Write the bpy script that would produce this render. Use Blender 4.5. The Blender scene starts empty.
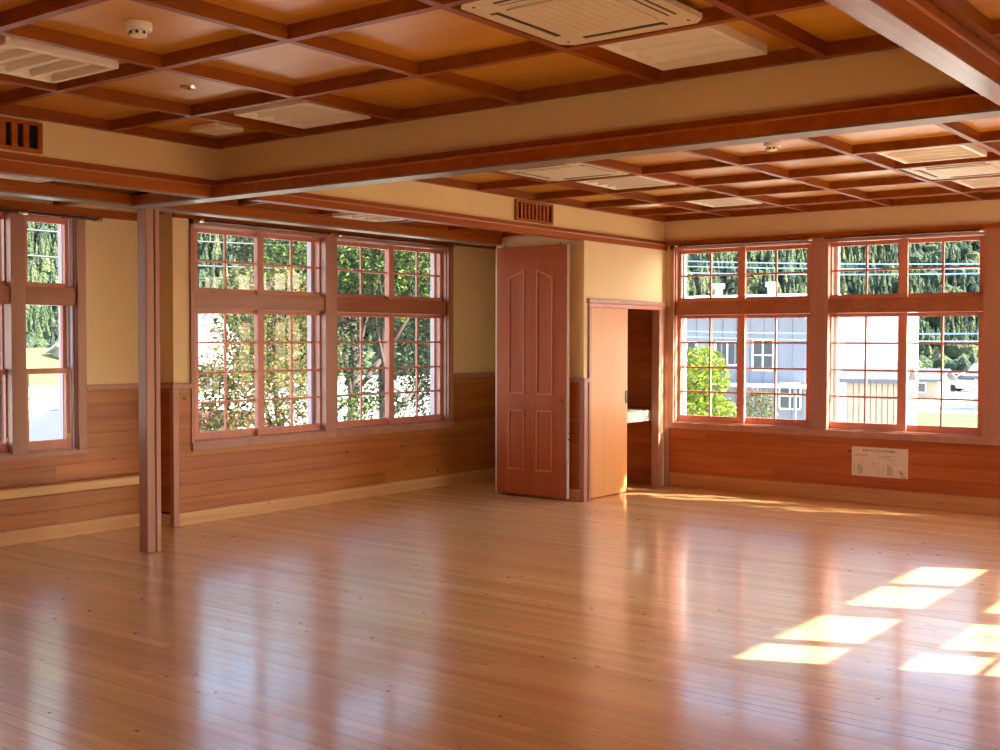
import bpy, bmesh, math, random
from mathutils import Matrix, Vector, noise

random.seed(7)
scene = bpy.context.scene
col = scene.collection

# ------------------------------------------------------------------ camera, sky, sun, exposure
# world axes: X runs along the left window wall (away and to the right), Y along the far window wall, Z up
EYE = 1.6
cam_d = bpy.data.cameras.new('camera')
cam = bpy.data.objects.new('camera', cam_d)
col.objects.link(cam)
cam_d.sensor_width = 36.0
cam_d.lens = 36.0 * 1168.49 / 1000.0
cam_d.clip_start = 0.05
cam_d.clip_end = 2000
def cam_matrix(yaw, pitch, roll):
    c, s = math.cos, math.sin
    Ry = Matrix(((c(yaw), 0, s(yaw)), (0, 1, 0), (-s(yaw), 0, c(yaw))))
    Rx = Matrix(((1, 0, 0), (0, c(pitch), -s(pitch)), (0, s(pitch), c(pitch))))
    Rz = Matrix(((c(roll), -s(roll), 0), (s(roll), c(roll), 0), (0, 0, 1)))
    M = Rz @ Rx @ Ry
    def w(v):
        d = M.transposed() @ Vector(v)
        return Vector((d[0], d[2], -d[1]))
    r, u, b = w((1, 0, 0)), w((0, -1, 0)), w((0, 0, -1))
    return Matrix(((r[0], u[0], b[0], 0), (r[1], u[1], b[1], 0), (r[2], u[2], b[2], EYE), (0, 0, 0, 1)))
cam.matrix_world = cam_matrix(-0.920937, 0.0308889, 0.0016343)
scene.camera = cam

SUN_EL = math.radians(34.2)
sun_dir = Vector((0.387 * math.cos(SUN_EL), -0.922 * math.cos(SUN_EL), math.sin(SUN_EL)))   # towards the sun
world = bpy.data.worlds.new('World')
scene.world = world
world.use_nodes = True
wn = world.node_tree.nodes
sky = wn.new('ShaderNodeTexSky')
sky.sky_type = 'NISHITA'
sky.sun_disc = False
sky.sun_elevation = SUN_EL
sky.sun_rotation = math.atan2(sun_dir.x, sun_dir.y)
sky.air_density = 1.0
sky.dust_density = 2.5
sky.ozone_density = 1.0
bg = wn['Background']
bg.inputs['Strength'].default_value = 0.62
world.node_tree.links.new(sky.outputs[0], bg.inputs['Color'])
sun_l = bpy.data.lights.new('sun', 'SUN')
sun_l.energy = 15.0
sun_l.angle = math.radians(0.53)
sun_l.color = (1.0, 0.93, 0.82)
sun_o = bpy.data.objects.new('sun', sun_l)
col.objects.link(sun_o)
sun_o.rotation_euler = sun_dir.to_track_quat('Z', 'Y').to_euler()
sun_o.location = (4, -30, 25)

scene.view_settings.view_transform = 'Standard'
scene.view_settings.look = 'None'
scene.view_settings.gamma = 1.0
scene.view_settings.use_curve_mapping = False
scene.view_settings.exposure = 1.33
scene.cycles.max_bounces = 10
scene.cycles.diffuse_bounces = 7
scene.cycles.glossy_bounces = 4
scene.cycles.transparent_max_bounces = 12
scene.cycles.sample_clamp_indirect = 8.0

# ------------------------------------------------------------------ helpers
W = {}
def setp(o, label=None, cat=None, group=None, kind=None):
    if label: o['label'] = label
    if cat: o['category'] = cat
    if group: o['group'] = group
    if kind: o['kind'] = kind
    return o
def place(o, mw, parent=None):
    W[o] = mw
    if parent is not None:
        o.parent = parent
        o.matrix_parent_inverse = W[parent].inverted()
    o.matrix_basis = mw
    return o
def empty(name, loc, label=None, cat=None, group=None, kind=None, parent=None):
    o = bpy.data.objects.new(name, None)
    o.empty_display_size = 0.1
    col.objects.link(o)
    place(o, Matrix.Translation(loc), parent)
    return setp(o, label, cat, group, kind)
def T(x, y, z): return (x, y, z)
class MB:
    def __init__(self, fmap=None):
        self.v, self.f, self.m = [], [], fmap
    def add(self, vs, fs):
        n = len(self.v)
        self.v += [self.m(*p) for p in vs] if self.m else [tuple(p) for p in vs]
        self.f += [tuple(n + i for i in q) for q in fs]
        return self
    def box(self, x0, x1, y0, y1, z0, z1):
        return self.add([(x0, y0, z0), (x1, y0, z0), (x1, y1, z0), (x0, y1, z0), (x0, y0, z1), (x1, y0, z1), (x1, y1, z1), (x0, y1, z1)],
                        [(3, 2, 1, 0), (4, 5, 6, 7), (0, 1, 5, 4), (1, 2, 6, 5), (2, 3, 7, 6), (3, 0, 4, 7)])
    def cbox(self, x0, x1, y0, y1, z0, z1, c=0.004):
        X, Y, Z = sorted((x0, x1)), sorted((y0, y1)), sorted((z0, z1))
        c = min(c, (X[1]-X[0])*.4, (Y[1]-Y[0])*.4, (Z[1]-Z[0])*.4)
        bm = bmesh.new()
        bmesh.ops.create_cube(bm, size=1.0)
        for v in bm.verts:
            v.co = Vector((X[v.co.x > 0], Y[v.co.y > 0], Z[v.co.z > 0]))
        bmesh.ops.bevel(bm, geom=list(bm.edges), offset=c, segments=1, affect='EDGES')
        bm.verts.index_update()
        self.add([tuple(v.co) for v in bm.verts], [tuple(v.index for v in q.verts) for q in bm.faces])
        bm.free()
        return self
    def tube(self, pts, radii, n=8, cap=True):
        pts = [Vector(p) for p in pts]
        rings = []
        for i, p in enumerate(pts):
            d = (pts[min(i+1, len(pts)-1)] - pts[max(i-1, 0)]).normalized()
            a = d.orthogonal().normalized() if i == 0 else (a - d * a.dot(d)).normalized()
            b = d.cross(a)
            r = radii[i] if isinstance(radii, (list, tuple)) else radii
            rings.append([p + (a*math.cos(t) + b*math.sin(t)) * r for t in [2*math.pi*k/n for k in range(n)]])
        vs = [tuple(q) for r in rings for q in r]
        fs = [(i*n+k, i*n+(k+1) % n, (i+1)*n+(k+1) % n, (i+1)*n+k) for i in range(len(pts)-1) for k in range(n)]
        if cap: fs += [tuple(range(n-1, -1, -1)), tuple((len(pts)-1)*n+k for k in range(n))]
        return self.add(vs, fs)
    def lathe(self, cx, cy, prof, n=24):
        vs = [(cx + r*math.cos(2*math.pi*k/n), cy + r*math.sin(2*math.pi*k/n), z) for r, z in prof for k in range(n)]
        fs = [(i*n+k, i*n+(k+1) % n, (i+1)*n+(k+1) % n, (i+1)*n+k) for i in range(len(prof)-1) for k in range(n)]
        fs += [tuple(range(n-1, -1, -1)), tuple((len(prof)-1)*n+k for k in range(n))]
        return self.add(vs, fs)
    def prism(self, poly, axis, a, b):
        # poly: list of 2-D points, extruded along axis from a to b
        def q(p, t):
            return (t, p[0], p[1]) if axis == 'x' else (p[0], t, p[1]) if axis == 'y' else (p[0], p[1], t)
        n = len(poly)
        return self.add([q(p, a) for p in poly] + [q(p, b) for p in poly],
                        [tuple(range(n-1, -1, -1)), tuple(range(n, 2*n))] + [(i, (i+1) % n, n+(i+1) % n, n+i) for i in range(n)])
    def build(self, name, mat, parent=None, smooth=False, kind=None):
        me = bpy.data.meshes.new(name)
        me.from_pydata(self.v, [], self.f)
        bm = bmesh.new(); bm.from_mesh(me)
        if len(self.f) < 30000: bmesh.ops.recalc_face_normals(bm, faces=bm.faces)
        bm.to_mesh(me); bm.free()
        if smooth: me.polygons.foreach_set('use_smooth', [True]*len(me.polygons))
        me.materials.append(mat)
        o = bpy.data.objects.new(name, me)
        col.objects.link(o)
        place(o, Matrix.Identity(4), parent)
        if kind: o['kind'] = kind
        return o
UNIT = {}
def piece(name, mat, parent, x0, x1, y0, y1, z0, z1, tilt=0.0):
    """one plain board or pane; alike pieces share one mesh"""
    key = mat.name
    if key not in UNIT:
        me = bpy.data.meshes.new('piece_' + mat.name)
        h = .5
        me.from_pydata([(-h, -h, -h), (h, -h, -h), (h, h, -h), (-h, h, -h), (-h, -h, h), (h, -h, h), (h, h, h), (-h, h, h)], [],
                       [(3, 2, 1, 0), (4, 5, 6, 7), (0, 1, 5, 4), (1, 2, 6, 5), (2, 3, 7, 6), (3, 0, 4, 7)])
        me.materials.append(mat)
        UNIT[key] = me
    o = bpy.data.objects.new(name, UNIT[key])
    col.objects.link(o)
    mw = Matrix.Translation(((x0+x1)/2, (y0+y1)/2, (z0+z1)/2)) @ Matrix.Rotation(tilt, 4, 'Y') @ Matrix.Diagonal((abs(x1-x0), abs(y1-y0), abs(z1-z0), 1))
    return place(o, mw, parent)

# ------------------------------------------------------------------ materials
def lin(c):
    return tuple((x/255/12.92 if x/255 <= .04045 else ((x/255+.055)/1.055)**2.4) for x in c) + (1.0,)
def mat_new(name):
    m = bpy.data.materials.new(name); m.use_nodes = True
    return m, m.node_tree.nodes, m.node_tree.links, m.node_tree.nodes['Principled BSDF']
def mathn(nt, op, a, b=None):
    n = nt.nodes.new('ShaderNodeMath'); n.operation = op
    for i, x in enumerate((a, b)):
        if x is None: continue
        if isinstance(x, (int, float)): n.inputs[i].default_value = x
        else: nt.links.new(x, n.inputs[i])
    return n.outputs[0]
def mixc(nt, fac, a, b, blend='MIX'):
    n = nt.nodes.new('ShaderNodeMix'); n.data_type = 'RGBA'; n.blend_type = blend
    for sock, x in ((n.inputs[0], fac), (n.inputs[6], a), (n.inputs[7], b)):
        if isinstance(x, (int, float)): sock.default_value = x
        elif isinstance(x, tuple): sock.default_value = x
        else: nt.links.new(x, sock)
    return n.outputs[2]
def plain(name, rgb, rough=.5, noise_amt=.08, noise_scale=6.0, metal=0.0, spec=.5, bump=0.0):
    m, N, L, P = mat_new(name)
    nt = m.node_tree
    geo = N.new('ShaderNodeNewGeometry')
    nz = N.new('ShaderNodeTexNoise'); nz.inputs['Scale'].default_value = noise_scale; nz.inputs['Detail'].default_value = 4
    L.new(geo.outputs['Position'], nz.inputs['Vector'])
    base = lin(rgb)
    dark = tuple(x*(1-2.2*noise_amt) for x in base[:3]) + (1,)
    lite = tuple(min(1, x*(1+1.5*noise_amt)) for x in base[:3]) + (1,)
    L.new(mixc(nt, nz.outputs[0], dark, lite), P.inputs['Base Color'])
    P.inputs['Roughness'].default_value = rough
    P.inputs['Metallic'].default_value = metal
    P.inputs['Specular IOR Level'].default_value = spec
    if bump:
        b = N.new('ShaderNodeBump'); b.inputs['Strength'].default_value = bump; b.inputs['Distance'].default_value = .004
        L.new(nz.outputs[0], b.inputs['Height']); L.new(b.outputs[0], P.inputs['Normal'])
    return m
def wood(name, rgb, rgb2, axis='x', rough=.4, vary=.25, knots=0.0, grain=1.0, spec=.5, coat=0.0, fine=26.0, ring=None, kscale=1.0):
    """rgb main tone, rgb2 grain tone; grain runs along axis; every board gets its own tone and figure"""
    m, N, L, P = mat_new(name)
    nt = m.node_tree
    geo = N.new('ShaderNodeNewGeometry')
    oi = N.new('ShaderNodeObjectInfo')
    off = N.new('ShaderNodeVectorMath'); off.operation = 'ADD'
    rnd3 = N.new('ShaderNodeCombineXYZ')
    for i, k in enumerate((31.7, 57.3, 19.1)):
        L.new(mathn(nt, 'MULTIPLY', oi.outputs['Random'], k), rnd3.inputs[i])
    L.new(geo.outputs['Position'], off.inputs[0]); L.new(rnd3.outputs[0], off.inputs[1])
    rsum = mathn(nt, 'FRACT', mathn(nt, 'ADD', oi.outputs['Random'], geo.outputs['Random Per Island']))
    def mapped(along, across):
        mp = N.new('ShaderNodeMapping')
        mp.inputs['Scale'].default_value = tuple(along if a == axis else across for a in 'xyz')
        L.new(off.outputs[0], mp.inputs[0])
        return mp.outputs[0]
    n1 = N.new('ShaderNodeTexNoise'); n1.inputs['Scale'].default_value = 1.0; n1.inputs['Detail'].default_value = 5; n1.inputs['Distortion'].default_value = .6
    L.new(mapped(.9, fine), n1.inputs['Vector'])
    n2 = N.new('ShaderNodeTexNoise'); n2.inputs['Scale'].default_value = 1.0; n2.inputs['Detail'].default_value = 2
    L.new(mapped(.5, 5.0), n2.inputs['Vector'])
    f = mathn(nt, 'MULTIPLY', mathn(nt, 'ADD', mathn(nt, 'MULTIPLY', n1.outputs[0], .6), mathn(nt, 'MULTIPLY', n2.outputs[0], .6)), 1.0)
    ramp = N.new('ShaderNodeMapRange'); ramp.inputs[1].default_value = .42; ramp.inputs[2].default_value = .78
    L.new(f, ramp.inputs[0])
    c = mixc(nt, mathn(nt, 'MULTIPLY', ramp.outputs[0], grain), lin(rgb), lin(rgb2))
    # board to board tone
    hsv = N.new('ShaderNodeHueSaturation')
    L.new(mathn(nt, 'ADD', mathn(nt, 'MULTIPLY', rsum, vary), 1.0 - vary*.5), hsv.inputs['Value'])
    frac = mathn(nt, 'FRACT', mathn(nt, 'MULTIPLY', rsum, 7.13))
    L.new(mathn(nt, 'ADD', mathn(nt, 'MULTIPLY', frac, .02*vary/.25), .5-.008*vary/.25), hsv.inputs['Hue'])
    L.new(c, hsv.inputs['Color'])
    c = hsv.outputs[0]
    if knots:
        vo = N.new('ShaderNodeTexVoronoi'); vo.feature = 'F1'; vo.inputs['Scale'].default_value = 1.0
        L.new(mapped(5.0*kscale, 9.0*kscale), vo.inputs['Vector'])
        kr = N.new('ShaderNodeMapRange'); kr.inputs[1].default_value = .05; kr.inputs[2].default_value = .10
        kr.inputs[3].default_value = knots; kr.inputs[4].default_value = 0
        L.new(vo.outputs['Distance'], kr.inputs[0])
        gate = mathn(nt, 'GREATER_THAN', vo.outputs['Color'], .50)
        c = mixc(nt, mathn(nt, 'MULTIPLY', kr.outputs[0], gate), c, lin((52, 22, 12)))
    L.new(c, P.inputs['Base Color'])
    P.inputs['Roughness'].default_value = rough
    P.inputs['Specular IOR Level'].default_value = spec
    P.inputs['Coat Weight'].default_value = coat
    P.inputs['Coat Roughness'].default_value = .12
    return m
M = {}
M['floor'] = wood('floor_pine', (222, 180, 122), (202, 144, 90), 'y', rough=.24, vary=.20, knots=.75, grain=.75, spec=.6, coat=.35, fine=34)
M['plank_x'] = wood('cedar_wainscot_x', (186, 114, 44), (152, 82, 28), 'x', rough=.42, vary=.13, kscale=.75, knots=.9, fine=30)
M['plank_y'] = wood('cedar_wainscot_y', (188, 100, 36), (156, 72, 22), 'y', rough=.42, vary=.08, kscale=.75, knots=.9, fine=30)
M['base_x'] = wood('pale_baseboard_x', (216, 172, 112), (196, 140, 80), 'x', rough=.45, vary=.06, knots=.5, fine=22)
M['base_y'] = wood('pale_baseboard_y', (206, 150, 88), (186, 120, 62), 'y', rough=.45, vary=.06, knots=.4, fine=22)
M['ceil'] = wood('ceiling_plywood', (206, 150, 48), (186, 124, 34), 'y', rough=.36, vary=.14, grain=.7, fine=14, spec=.35)
M['beam'] = wood('ceiling_beam_wood', (154, 82, 16), (126, 60, 9), 'x', rough=.42, vary=.06, fine=18, spec=.22)
M['crown'] = wood('crown_moulding_wood', (174, 92, 14), (146, 68, 9), 'x', rough=.42, vary=.05, fine=18, spec=.18)
M['crown_bead'] = wood('crown_bead_wood', (186, 112, 40), (170, 94, 30), 'x', rough=.3, vary=.03, fine=18)  # lighter tone paints the highlight line along the moulding step
M['track_wood'] = wood('varnished_track_wood', (160, 122, 98), (128, 86, 66), 'x', rough=.24, vary=.03, fine=30)
M['pink'] = wood('rose_brown_paint', (182, 132, 108), (166, 114, 94), 'z', rough=.38, vary=.05, fine=20)
M['sash'] = wood('rose_sash_paint', (214, 140, 116), (198, 122, 98), 'z', rough=.4, vary=.05, fine=20)
M['transom'] = wood('transom_brown', (174, 108, 74), (152, 88, 58), 'x', rough=.35, vary=.05, fine=26)
M['leaf_door'] = wood('panel_door_veneer', (184, 92, 34), (164, 74, 24), 'z', rough=.45, vary=.04, fine=40, spec=.3)
M['slide'] = wood('sliding_door_veneer', (216, 152, 92), (204, 136, 78), 'z', rough=.4, vary=.04, grain=.6, fine=34)
M['track'] = plain('track_aluminium', (138, 126, 112), .42, .04, 8, metal=.35)
M['white_edge'] = plain('pale_edge_strip', (214, 206, 188), .4, .03)
M['plaster'] = plain('cream_plaster', (230, 206, 160), .8, .03, 3.0, spec=.2, bump=.1)
M['fascia'] = plain('cream_fascia', (230, 200, 142), .75, .03, 2.0, spec=.2)
M['reveal'] = plain('outer_window_frame', (206, 186, 190), .45, .03, 5)
M['subfloor'] = plain('subfloor_gap', (62, 36, 20), .8, .1)
M['gap'] = plain('board_joint', (60, 28, 12), .8, .1)
M['slab'] = plain('roof_underside', (150, 120, 90), .8, .08)
M['extwall'] = plain('outer_wall_render', (214, 204, 186), .8, .05)
M['fixture'] = plain('fixture_enamel', (236, 228, 208), .4, .02)
M['reflector'] = plain('fixture_reflector', (240, 234, 218), .3, .02)
M['ac'] = plain('air_conditioner_plastic', (214, 200, 168), .5, .02)
M['ac_dark'] = plain('outlet_shadow_gap', (58, 50, 42), .6, .05)
M['black'] = plain('black_metal', (26, 22, 20), .4, .1)
M['dark_box'] = plain('grille_interior', (16, 10, 8), .9, .1)
M['chrome'] = plain('sprinkler_metal', (200, 190, 170), .25, .02, metal=.9)
M['brass'] = plain('brass_catch', (196, 158, 70), .3, .04, metal=.8)
M['paper'] = plain('notice_paper', (222, 200, 172), .8, .03, 20)
M['ink'] = plain('notice_ink', (58, 46, 42), .8, .05)
M['ink_light'] = plain('notice_grey_print', (158, 136, 116), .8, .05)
M['rail'] = plain('curtain_rail', (84, 56, 40), .35, .06, metal=.3)
# glass: clear pane, mostly let through, mirror-like at a slant
m, N, L, P = mat_new('window_glass')
N.remove(P)
tr = N.new('ShaderNodeBsdfTransparent'); gl = N.new('ShaderNodeBsdfGlossy'); mx = N.new('ShaderNodeMixShader'); fr = N.new('ShaderNodeFresnel')
gl.inputs['Roughness'].default_value = .02; fr.inputs['IOR'].default_value = 1.45
tr.inputs['Color'].default_value = (.95, .97, .97, 1)
gb_ = N.new('ShaderNodeNewGeometry')
L.new(mathn(m.node_tree, 'MULTIPLY', fr.outputs[0], mathn(m.node_tree, 'SUBTRACT', 1.0, gb_.outputs['Backfacing'])), mx.inputs[0]); L.new(tr.outputs[0], mx.inputs[1]); L.new(gl.outputs[0], mx.inputs[2])
L.new(mx.outputs[0], N['Material Output'].inputs[0])
M['glass'] = m
def leafy(name, cols, rough=.6, trans=.25, mottle=0.0):
    """foliage: each leaf or tree (mesh island) takes a tone of its own"""
    m, N, L, P = mat_new(name)
    geo = N.new('ShaderNodeNewGeometry')
    r = N.new('ShaderNodeValToRGB')
    r.color_ramp.interpolation = 'LINEAR'
    while len(r.color_ramp.elements) < len(cols): r.color_ramp.elements.new(.5)
    for i, c in enumerate(cols):
        r.color_ramp.elements[i].position = i/(len(cols)-1); r.color_ramp.elements[i].color = lin(c)
    L.new(geo.outputs['Random Per Island'], r.inputs[0])
    if mottle:
        nz = N.new('ShaderNodeTexNoise'); nz.inputs['Scale'].default_value = mottle; nz.inputs['Detail'].default_value = 3
        L.new(geo.outputs['Position'], nz.inputs['Vector'])
        mr = N.new('ShaderNodeMapRange'); mr.inputs[1].default_value = .38; mr.inputs[2].default_value = .62; mr.inputs[3].default_value = .55; mr.inputs[4].default_value = 1.3
        L.new(nz.outputs[0], mr.inputs[0])
        hs = N.new('ShaderNodeHueSaturation'); L.new(mr.outputs[0], hs.inputs['Value']); L.new(r.outputs[0], hs.inputs['Color'])
        L.new(hs.outputs[0], P.inputs['Base Color'])
        bp = N.new('ShaderNodeBump'); bp.inputs['Strength'].default_value = 1.0; bp.inputs['Distance'].default_value = .8
        L.new(nz.outputs[0], bp.inputs['Height']); L.new(bp.outputs[0], P.inputs['Normal'])
    else:
        L.new(r.outputs[0], P.inputs['Base Color'])
    P.inputs['Roughness'].default_value = rough
    P.inputs['Specular IOR Level'].default_value = .2
    if trans:
        t = N.new('ShaderNodeBsdfTranslucent'); L.new(r.outputs[0], t.inputs['Color'])
        mx = N.new('ShaderNodeMixShader'); mx.inputs[0].default_value = trans
        L.new(P.outputs[0], mx.inputs[1]); L.new(t.outputs[0], mx.inputs[2]); L.new(mx.outputs[0], N['Material Output'].inputs[0])
    return m
M['bark'] = plain('tree_bark', (54, 42, 34), .9, .2, 14)
M['leaf_autumn'] = leafy('autumn_leaves', [(26, 38, 18), (46, 60, 24), (72, 82, 30), (112, 92, 40), (40, 56, 24), (104, 66, 38), (58, 72, 28), (32, 46, 22)])
M['leaf_green'] = leafy('evergreen_leaves', [(14, 26, 15), (24, 42, 19), (46, 66, 24), (88, 104, 34), (20, 36, 18)])
M['leaf_shade'] = leafy('dark_inner_leaves', [(10, 18, 11), (16, 28, 14), (24, 40, 18), (34, 50, 22)])  # paints shade on the evergreen's lower leaves; also the far tree's dark tone
M['leaf_shrub'] = leafy('bright_shrub_leaves', [(70, 96, 20), (100, 122, 28), (130, 142, 44), (50, 74, 22)])
M['leaf_bush'] = leafy('dull_bush_leaves', [(50, 70, 40), (76, 92, 48), (100, 88, 66), (60, 84, 44)])
M['forest'] = leafy('hill_forest', [(40, 54, 46), (56, 72, 50), (72, 86, 54), (50, 66, 54), (92, 98, 64), (44, 60, 52)], .9, 0, 3.5)
M['hill'] = plain('hill_undergrowth', (88, 90, 60), .95, .3, .08)
M['ground'] = plain('pale_gravel_ground', (186, 178, 164), .95, .12, .5)
M['field'] = plain('mown_grass', (62, 86, 26), .95, .15, .8)
M['grassband'] = plain('dry_grass', (80, 88, 44), .95, .2, .7)
M['road'] = plain('asphalt_road', (150, 148, 148), .9, .1, 1)
M['grey_wall'] = plain('grey_metal_siding', (112, 116, 124), .6, .05, 1)
M['white_wall'] = plain('white_house_render', (240, 238, 232), .7, .03, 1)
M['white_roof'] = plain('pale_metal_roof', (224, 224, 226), .45, .03, 1)
M['win_dark'] = plain('distant_window_glass', (52, 60, 66), .15, .05, 2)
M['win_frame'] = plain('distant_window_frame', (216, 216, 214), .5, .03, 2)
M['barn'] = plain('weathered_boards', (150, 138, 120), .85, .15, 3)
M['barn_roof'] = plain('grey_tile_roof', (84, 86, 92), .7, .1, 3)
M['blue_wall'] = plain('pale_blue_house_wall', (176, 186, 202), .7, .04, 1)
M['red_roof'] = plain('dark_red_roof', (104, 52, 50), .6, .1, 3)
M['wire'] = plain('utility_wire', (36, 38, 42), .5, .05)
M['wire_white'] = plain('pale_cable', (120, 150, 190), .5, .03)
M['car'] = plain('white_car_paint', (232, 232, 230), .3, .02)
M['rubber'] = plain('tyre_rubber', (30, 30, 30), .8, .05)

# ------------------------------------------------------------------ main dimensions
YA, YR, XB, YW = 8.17, 8.45, 11.25, -0.53      # left wall, its recess, far wall, wall to the right of the camera
XE = -2.6                                      # wall behind the camera
XRET = 6.19                                    # where the recess ends
YC, XC = 6.28, 9.62                            # closet front, closet side
XH = 5.27                                      # header across the room
DADO = 1.18
Z1, Z2 = 2.90, 2.877                           # coffer undersides, near and far tray

# ------------------------------------------------------------------ floor
fl = MB().box(XE-.2, XB+.2, YW-.2, YR+.2, -.30, -.024).build('floor', M['subfloor'])
setp(fl, 'glossy pine board floor with small dark knots across the whole room', 'floor', kind='structure')
bw = .076
x = XB - .002
far_rows = MB()
while x > 2.2:
    yj = YW + random.uniform(.3, 3.6)
    edges = [YW]
    while yj < YR - .3:
        edges.append(yj); yj += random.choice((2.7, 3.64, 3.64))
    edges.append(YR)
    for a, b in zip(edges, edges[1:]):
        if x < 8.6:
            piece('plank', M['floor'], fl, x-bw+.0010, x, a+.0008, b-.0008, -.024, random.uniform(-.0005, .0001), random.gauss(0, .0032))
        else:
            far_rows.box(x-bw+.0010, x, a+.0008, b-.0008, -.024, random.uniform(-.0005, .0001))
    x -= bw
while x > XE:
    far_rows.box(x-bw+.0010, x, YW, YR, -.024, 0)
    x -= bw
far_rows.build('far_planks', M['floor'], fl, kind='stuff')

# ------------------------------------------------------------------ walls with their boards
def map_left(u, w, z): return (u, YA + w, z)
def map_rec(u, w, z): return (u, YR + w, z)
def map_far(u, w, z): return (XB + w, u, z)
def map_right(u, w, z): return (u, YW - w, z)
def pmap(fm, u0, u1, w0, w1, z0, z1):
    a, b = fm(u0, w0, z0), fm(u1, w1, z1)
    return (min(a[0], b[0]), max(a[0], b[0]), min(a[1], b[1]), max(a[1], b[1]), z0, z1)
def boards(parent, fm, mat, u0, u1, z0, z1, holes=(), pitch=.118, lift=.013):
    """horizontal tongue and groove boards from z0 to z1, cut around the holes (ua, ub, za, zb)"""
    n = max(1, round((z1-z0)/pitch)); h = (z1-z0)/n
    back = MB(fm)
    for i in range(n):
        a, b = z0+i*h, z0+(i+1)*h
        spans = [(u0, u1)]
        for (ha, hb, za, zb) in holes:
            if b > za+.01 and a < zb-.01:
                if za-a > .015:      # the board is cut down to a strip under the opening
                    piece('plank', mat, parent, *pmap(fm, max(ha, u0)+.0006, min(hb, u1)-.0006, -lift, -.0005, a+.0012, za))
                out = []
                for s in spans:
                    if s[0] < ha: out.append((s[0], min(s[1], ha)))
                    if s[1] > hb: out.append((max(s[0], hb), s[1]))
                spans = [s for s in out if s[1]-s[0] > .01]
        for s in spans:
            back.box(s[0], s[1], -.004, .0, a, b)
            p = s[0]
            nxt = p + random.uniform(.8, 3.4)
            while p < s[1]-1e-6:
                q = nxt if nxt < s[1]-.25 else s[1]
                piece('plank', mat, parent, *pmap(fm, p+.0006, q-.0006, -lift, -.004, a+.0012, b-.0012))
                p = q; nxt = p + random.choice((1.8, 2.7, 3.6))
    back.build('board_backing', M['gap'], parent)
def wall_with_holes(name, fm, u0, u1, z1, holes, label, mat='plaster', th=.20, inner=0.0):
    """a wall slab of thickness th around its openings (ua, ub, za, zb)"""
    mb = MB(fm)
    p = u0
    for (ha, hb, za, zb) in sorted(holes):
        if ha > p: mb.box(p, ha, inner, th, 0, z1)
        if za > 0: mb.box(ha, hb, inner, th, 0, za)
        if zb < z1: mb.box(ha, hb, inner, th, zb, z1)
        p = hb
    if p < u1: mb.box(p, u1, inner, th, 0, z1)
    o = mb.build(name, M[mat])
    return setp(o, label, 'wall', kind='structure')
ZW = (.66, 2.60)      # window opening heights
OPEN_A = (6.39, 9.79)
OPEN_R = (3.27, 5.46)
OPEN_B = (1.02, 6.17)
wl = wall_with_holes('wall_left', map_left, XRET+.14, XB+.24, 3.0, [(OPEN_A[0], OPEN_A[1], *ZW)],
                     'cream plastered long wall above cedar boards, holding the wide tree-view window')
boards(wl, map_left, M['plank_x'], XRET+.03, XB, .118, DADO-.005, [(OPEN_A[0]-.03, OPEN_A[1]+.1, .63, 3)])
wr = wall_with_holes('wall_left_recess', map_rec, XE-.2, XRET, 3.0, [(OPEN_R[0], OPEN_R[1], *ZW)],
                     'recessed cream wall with cedar boards and a low ledge behind the post')
wr_ret = MB().box(XRET, XRET+.14, YA, YR+.24, 0, 3.0)
wr_ret.build('return_face', M['plaster'], wr)
boards(wr, map_rec, M['plank_x'], XE, XRET-.013, .118, DADO-.005, [(OPEN_R[0]-.066, OPEN_R[1]+.066, .666, 3)])
MB().box(XRET-.004, XRET, YA+.02, YR-.013, .1, DADO).build('board_backing', M['gap'], wr)
for i in range(9):
    h = (DADO-.005-.118)/9
    piece('plank', M['plank_y'], wr, XRET-.013, XRET, YA+.02, YR-.013, .118+i*h+.0012, .118+(i+1)*h-.0012)
wb = wall_with_holes('wall_far', map_far, YW-.24, YA, 3.0, [(OPEN_B[0], OPEN_B[1], *ZW)],
                     'far wall with reddish cedar boards below a long row of gridded windows')
boards(wb, map_far, M['plank_y'], YW, YC-.06, .150, .655, [])
boards(wb, map_far, M['plank_y'], YC+.085, 7.26, .0, 2.2, [])
RH = [(1.5, 2.5, *ZW), (6.60, 7.93, *ZW), (8.10, 9.75, *ZW)]  # first opening is an unseen addition that brightens the near ceiling
ww = wall_with_holes('wall_right', map_right, XE-.2, XB+.24, 3.0, RH,
                     'side wall with sunny windows opposite the tree-view window')
we = MB().box(XE-.24, XE, YW-.24, YR+.24, 0, 3.0).build('wall_behind', M['plaster'])
setp(we, 'plain cream wall closing the room on the side away from the view', 'wall', kind='structure')

# closet in the far left corner
cw = empty('wall_closet', (XC, YC, 0), 'cream closet walls in the far corner, with cedar boards below', 'wall', kind='structure')
DO = (9.742, 11.085, 1.925)
MB().box(XC, DO[0], YC, YC+.07, 0, 2.61).box(DO[1], XB, YC, YC+.07, 0, 2.61).box(DO[0], DO[1], YC, YC+.07, DO[2], 2.61).build('front_face', M['plaster'], cw)
MB().box(XC, XC+.08, YC+.07, 7.36, 0, 2.70).build('side_face', M['plaster'], cw)
MB().box(XC+.08, XB, 7.28, 7.36, 0, 2.72).build('back_face', M['plaster'], cw)
MB().box(10.95, XB, 7.36, YA, 0, 2.72).build('niche_face', M['plaster'], cw)
MB().box(XC+.08, XB, YC+.07, 7.28, 2.25, 2.30).build('closet_top', M['slab'], cw)
MB().box(XC-.004, XC, YC+.02, 7.35, .1, DADO).box(XC+.02, DO[0]-.05, YC-.004, YC, .1, DADO).build('board_backing', M['gap'], cw)
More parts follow.
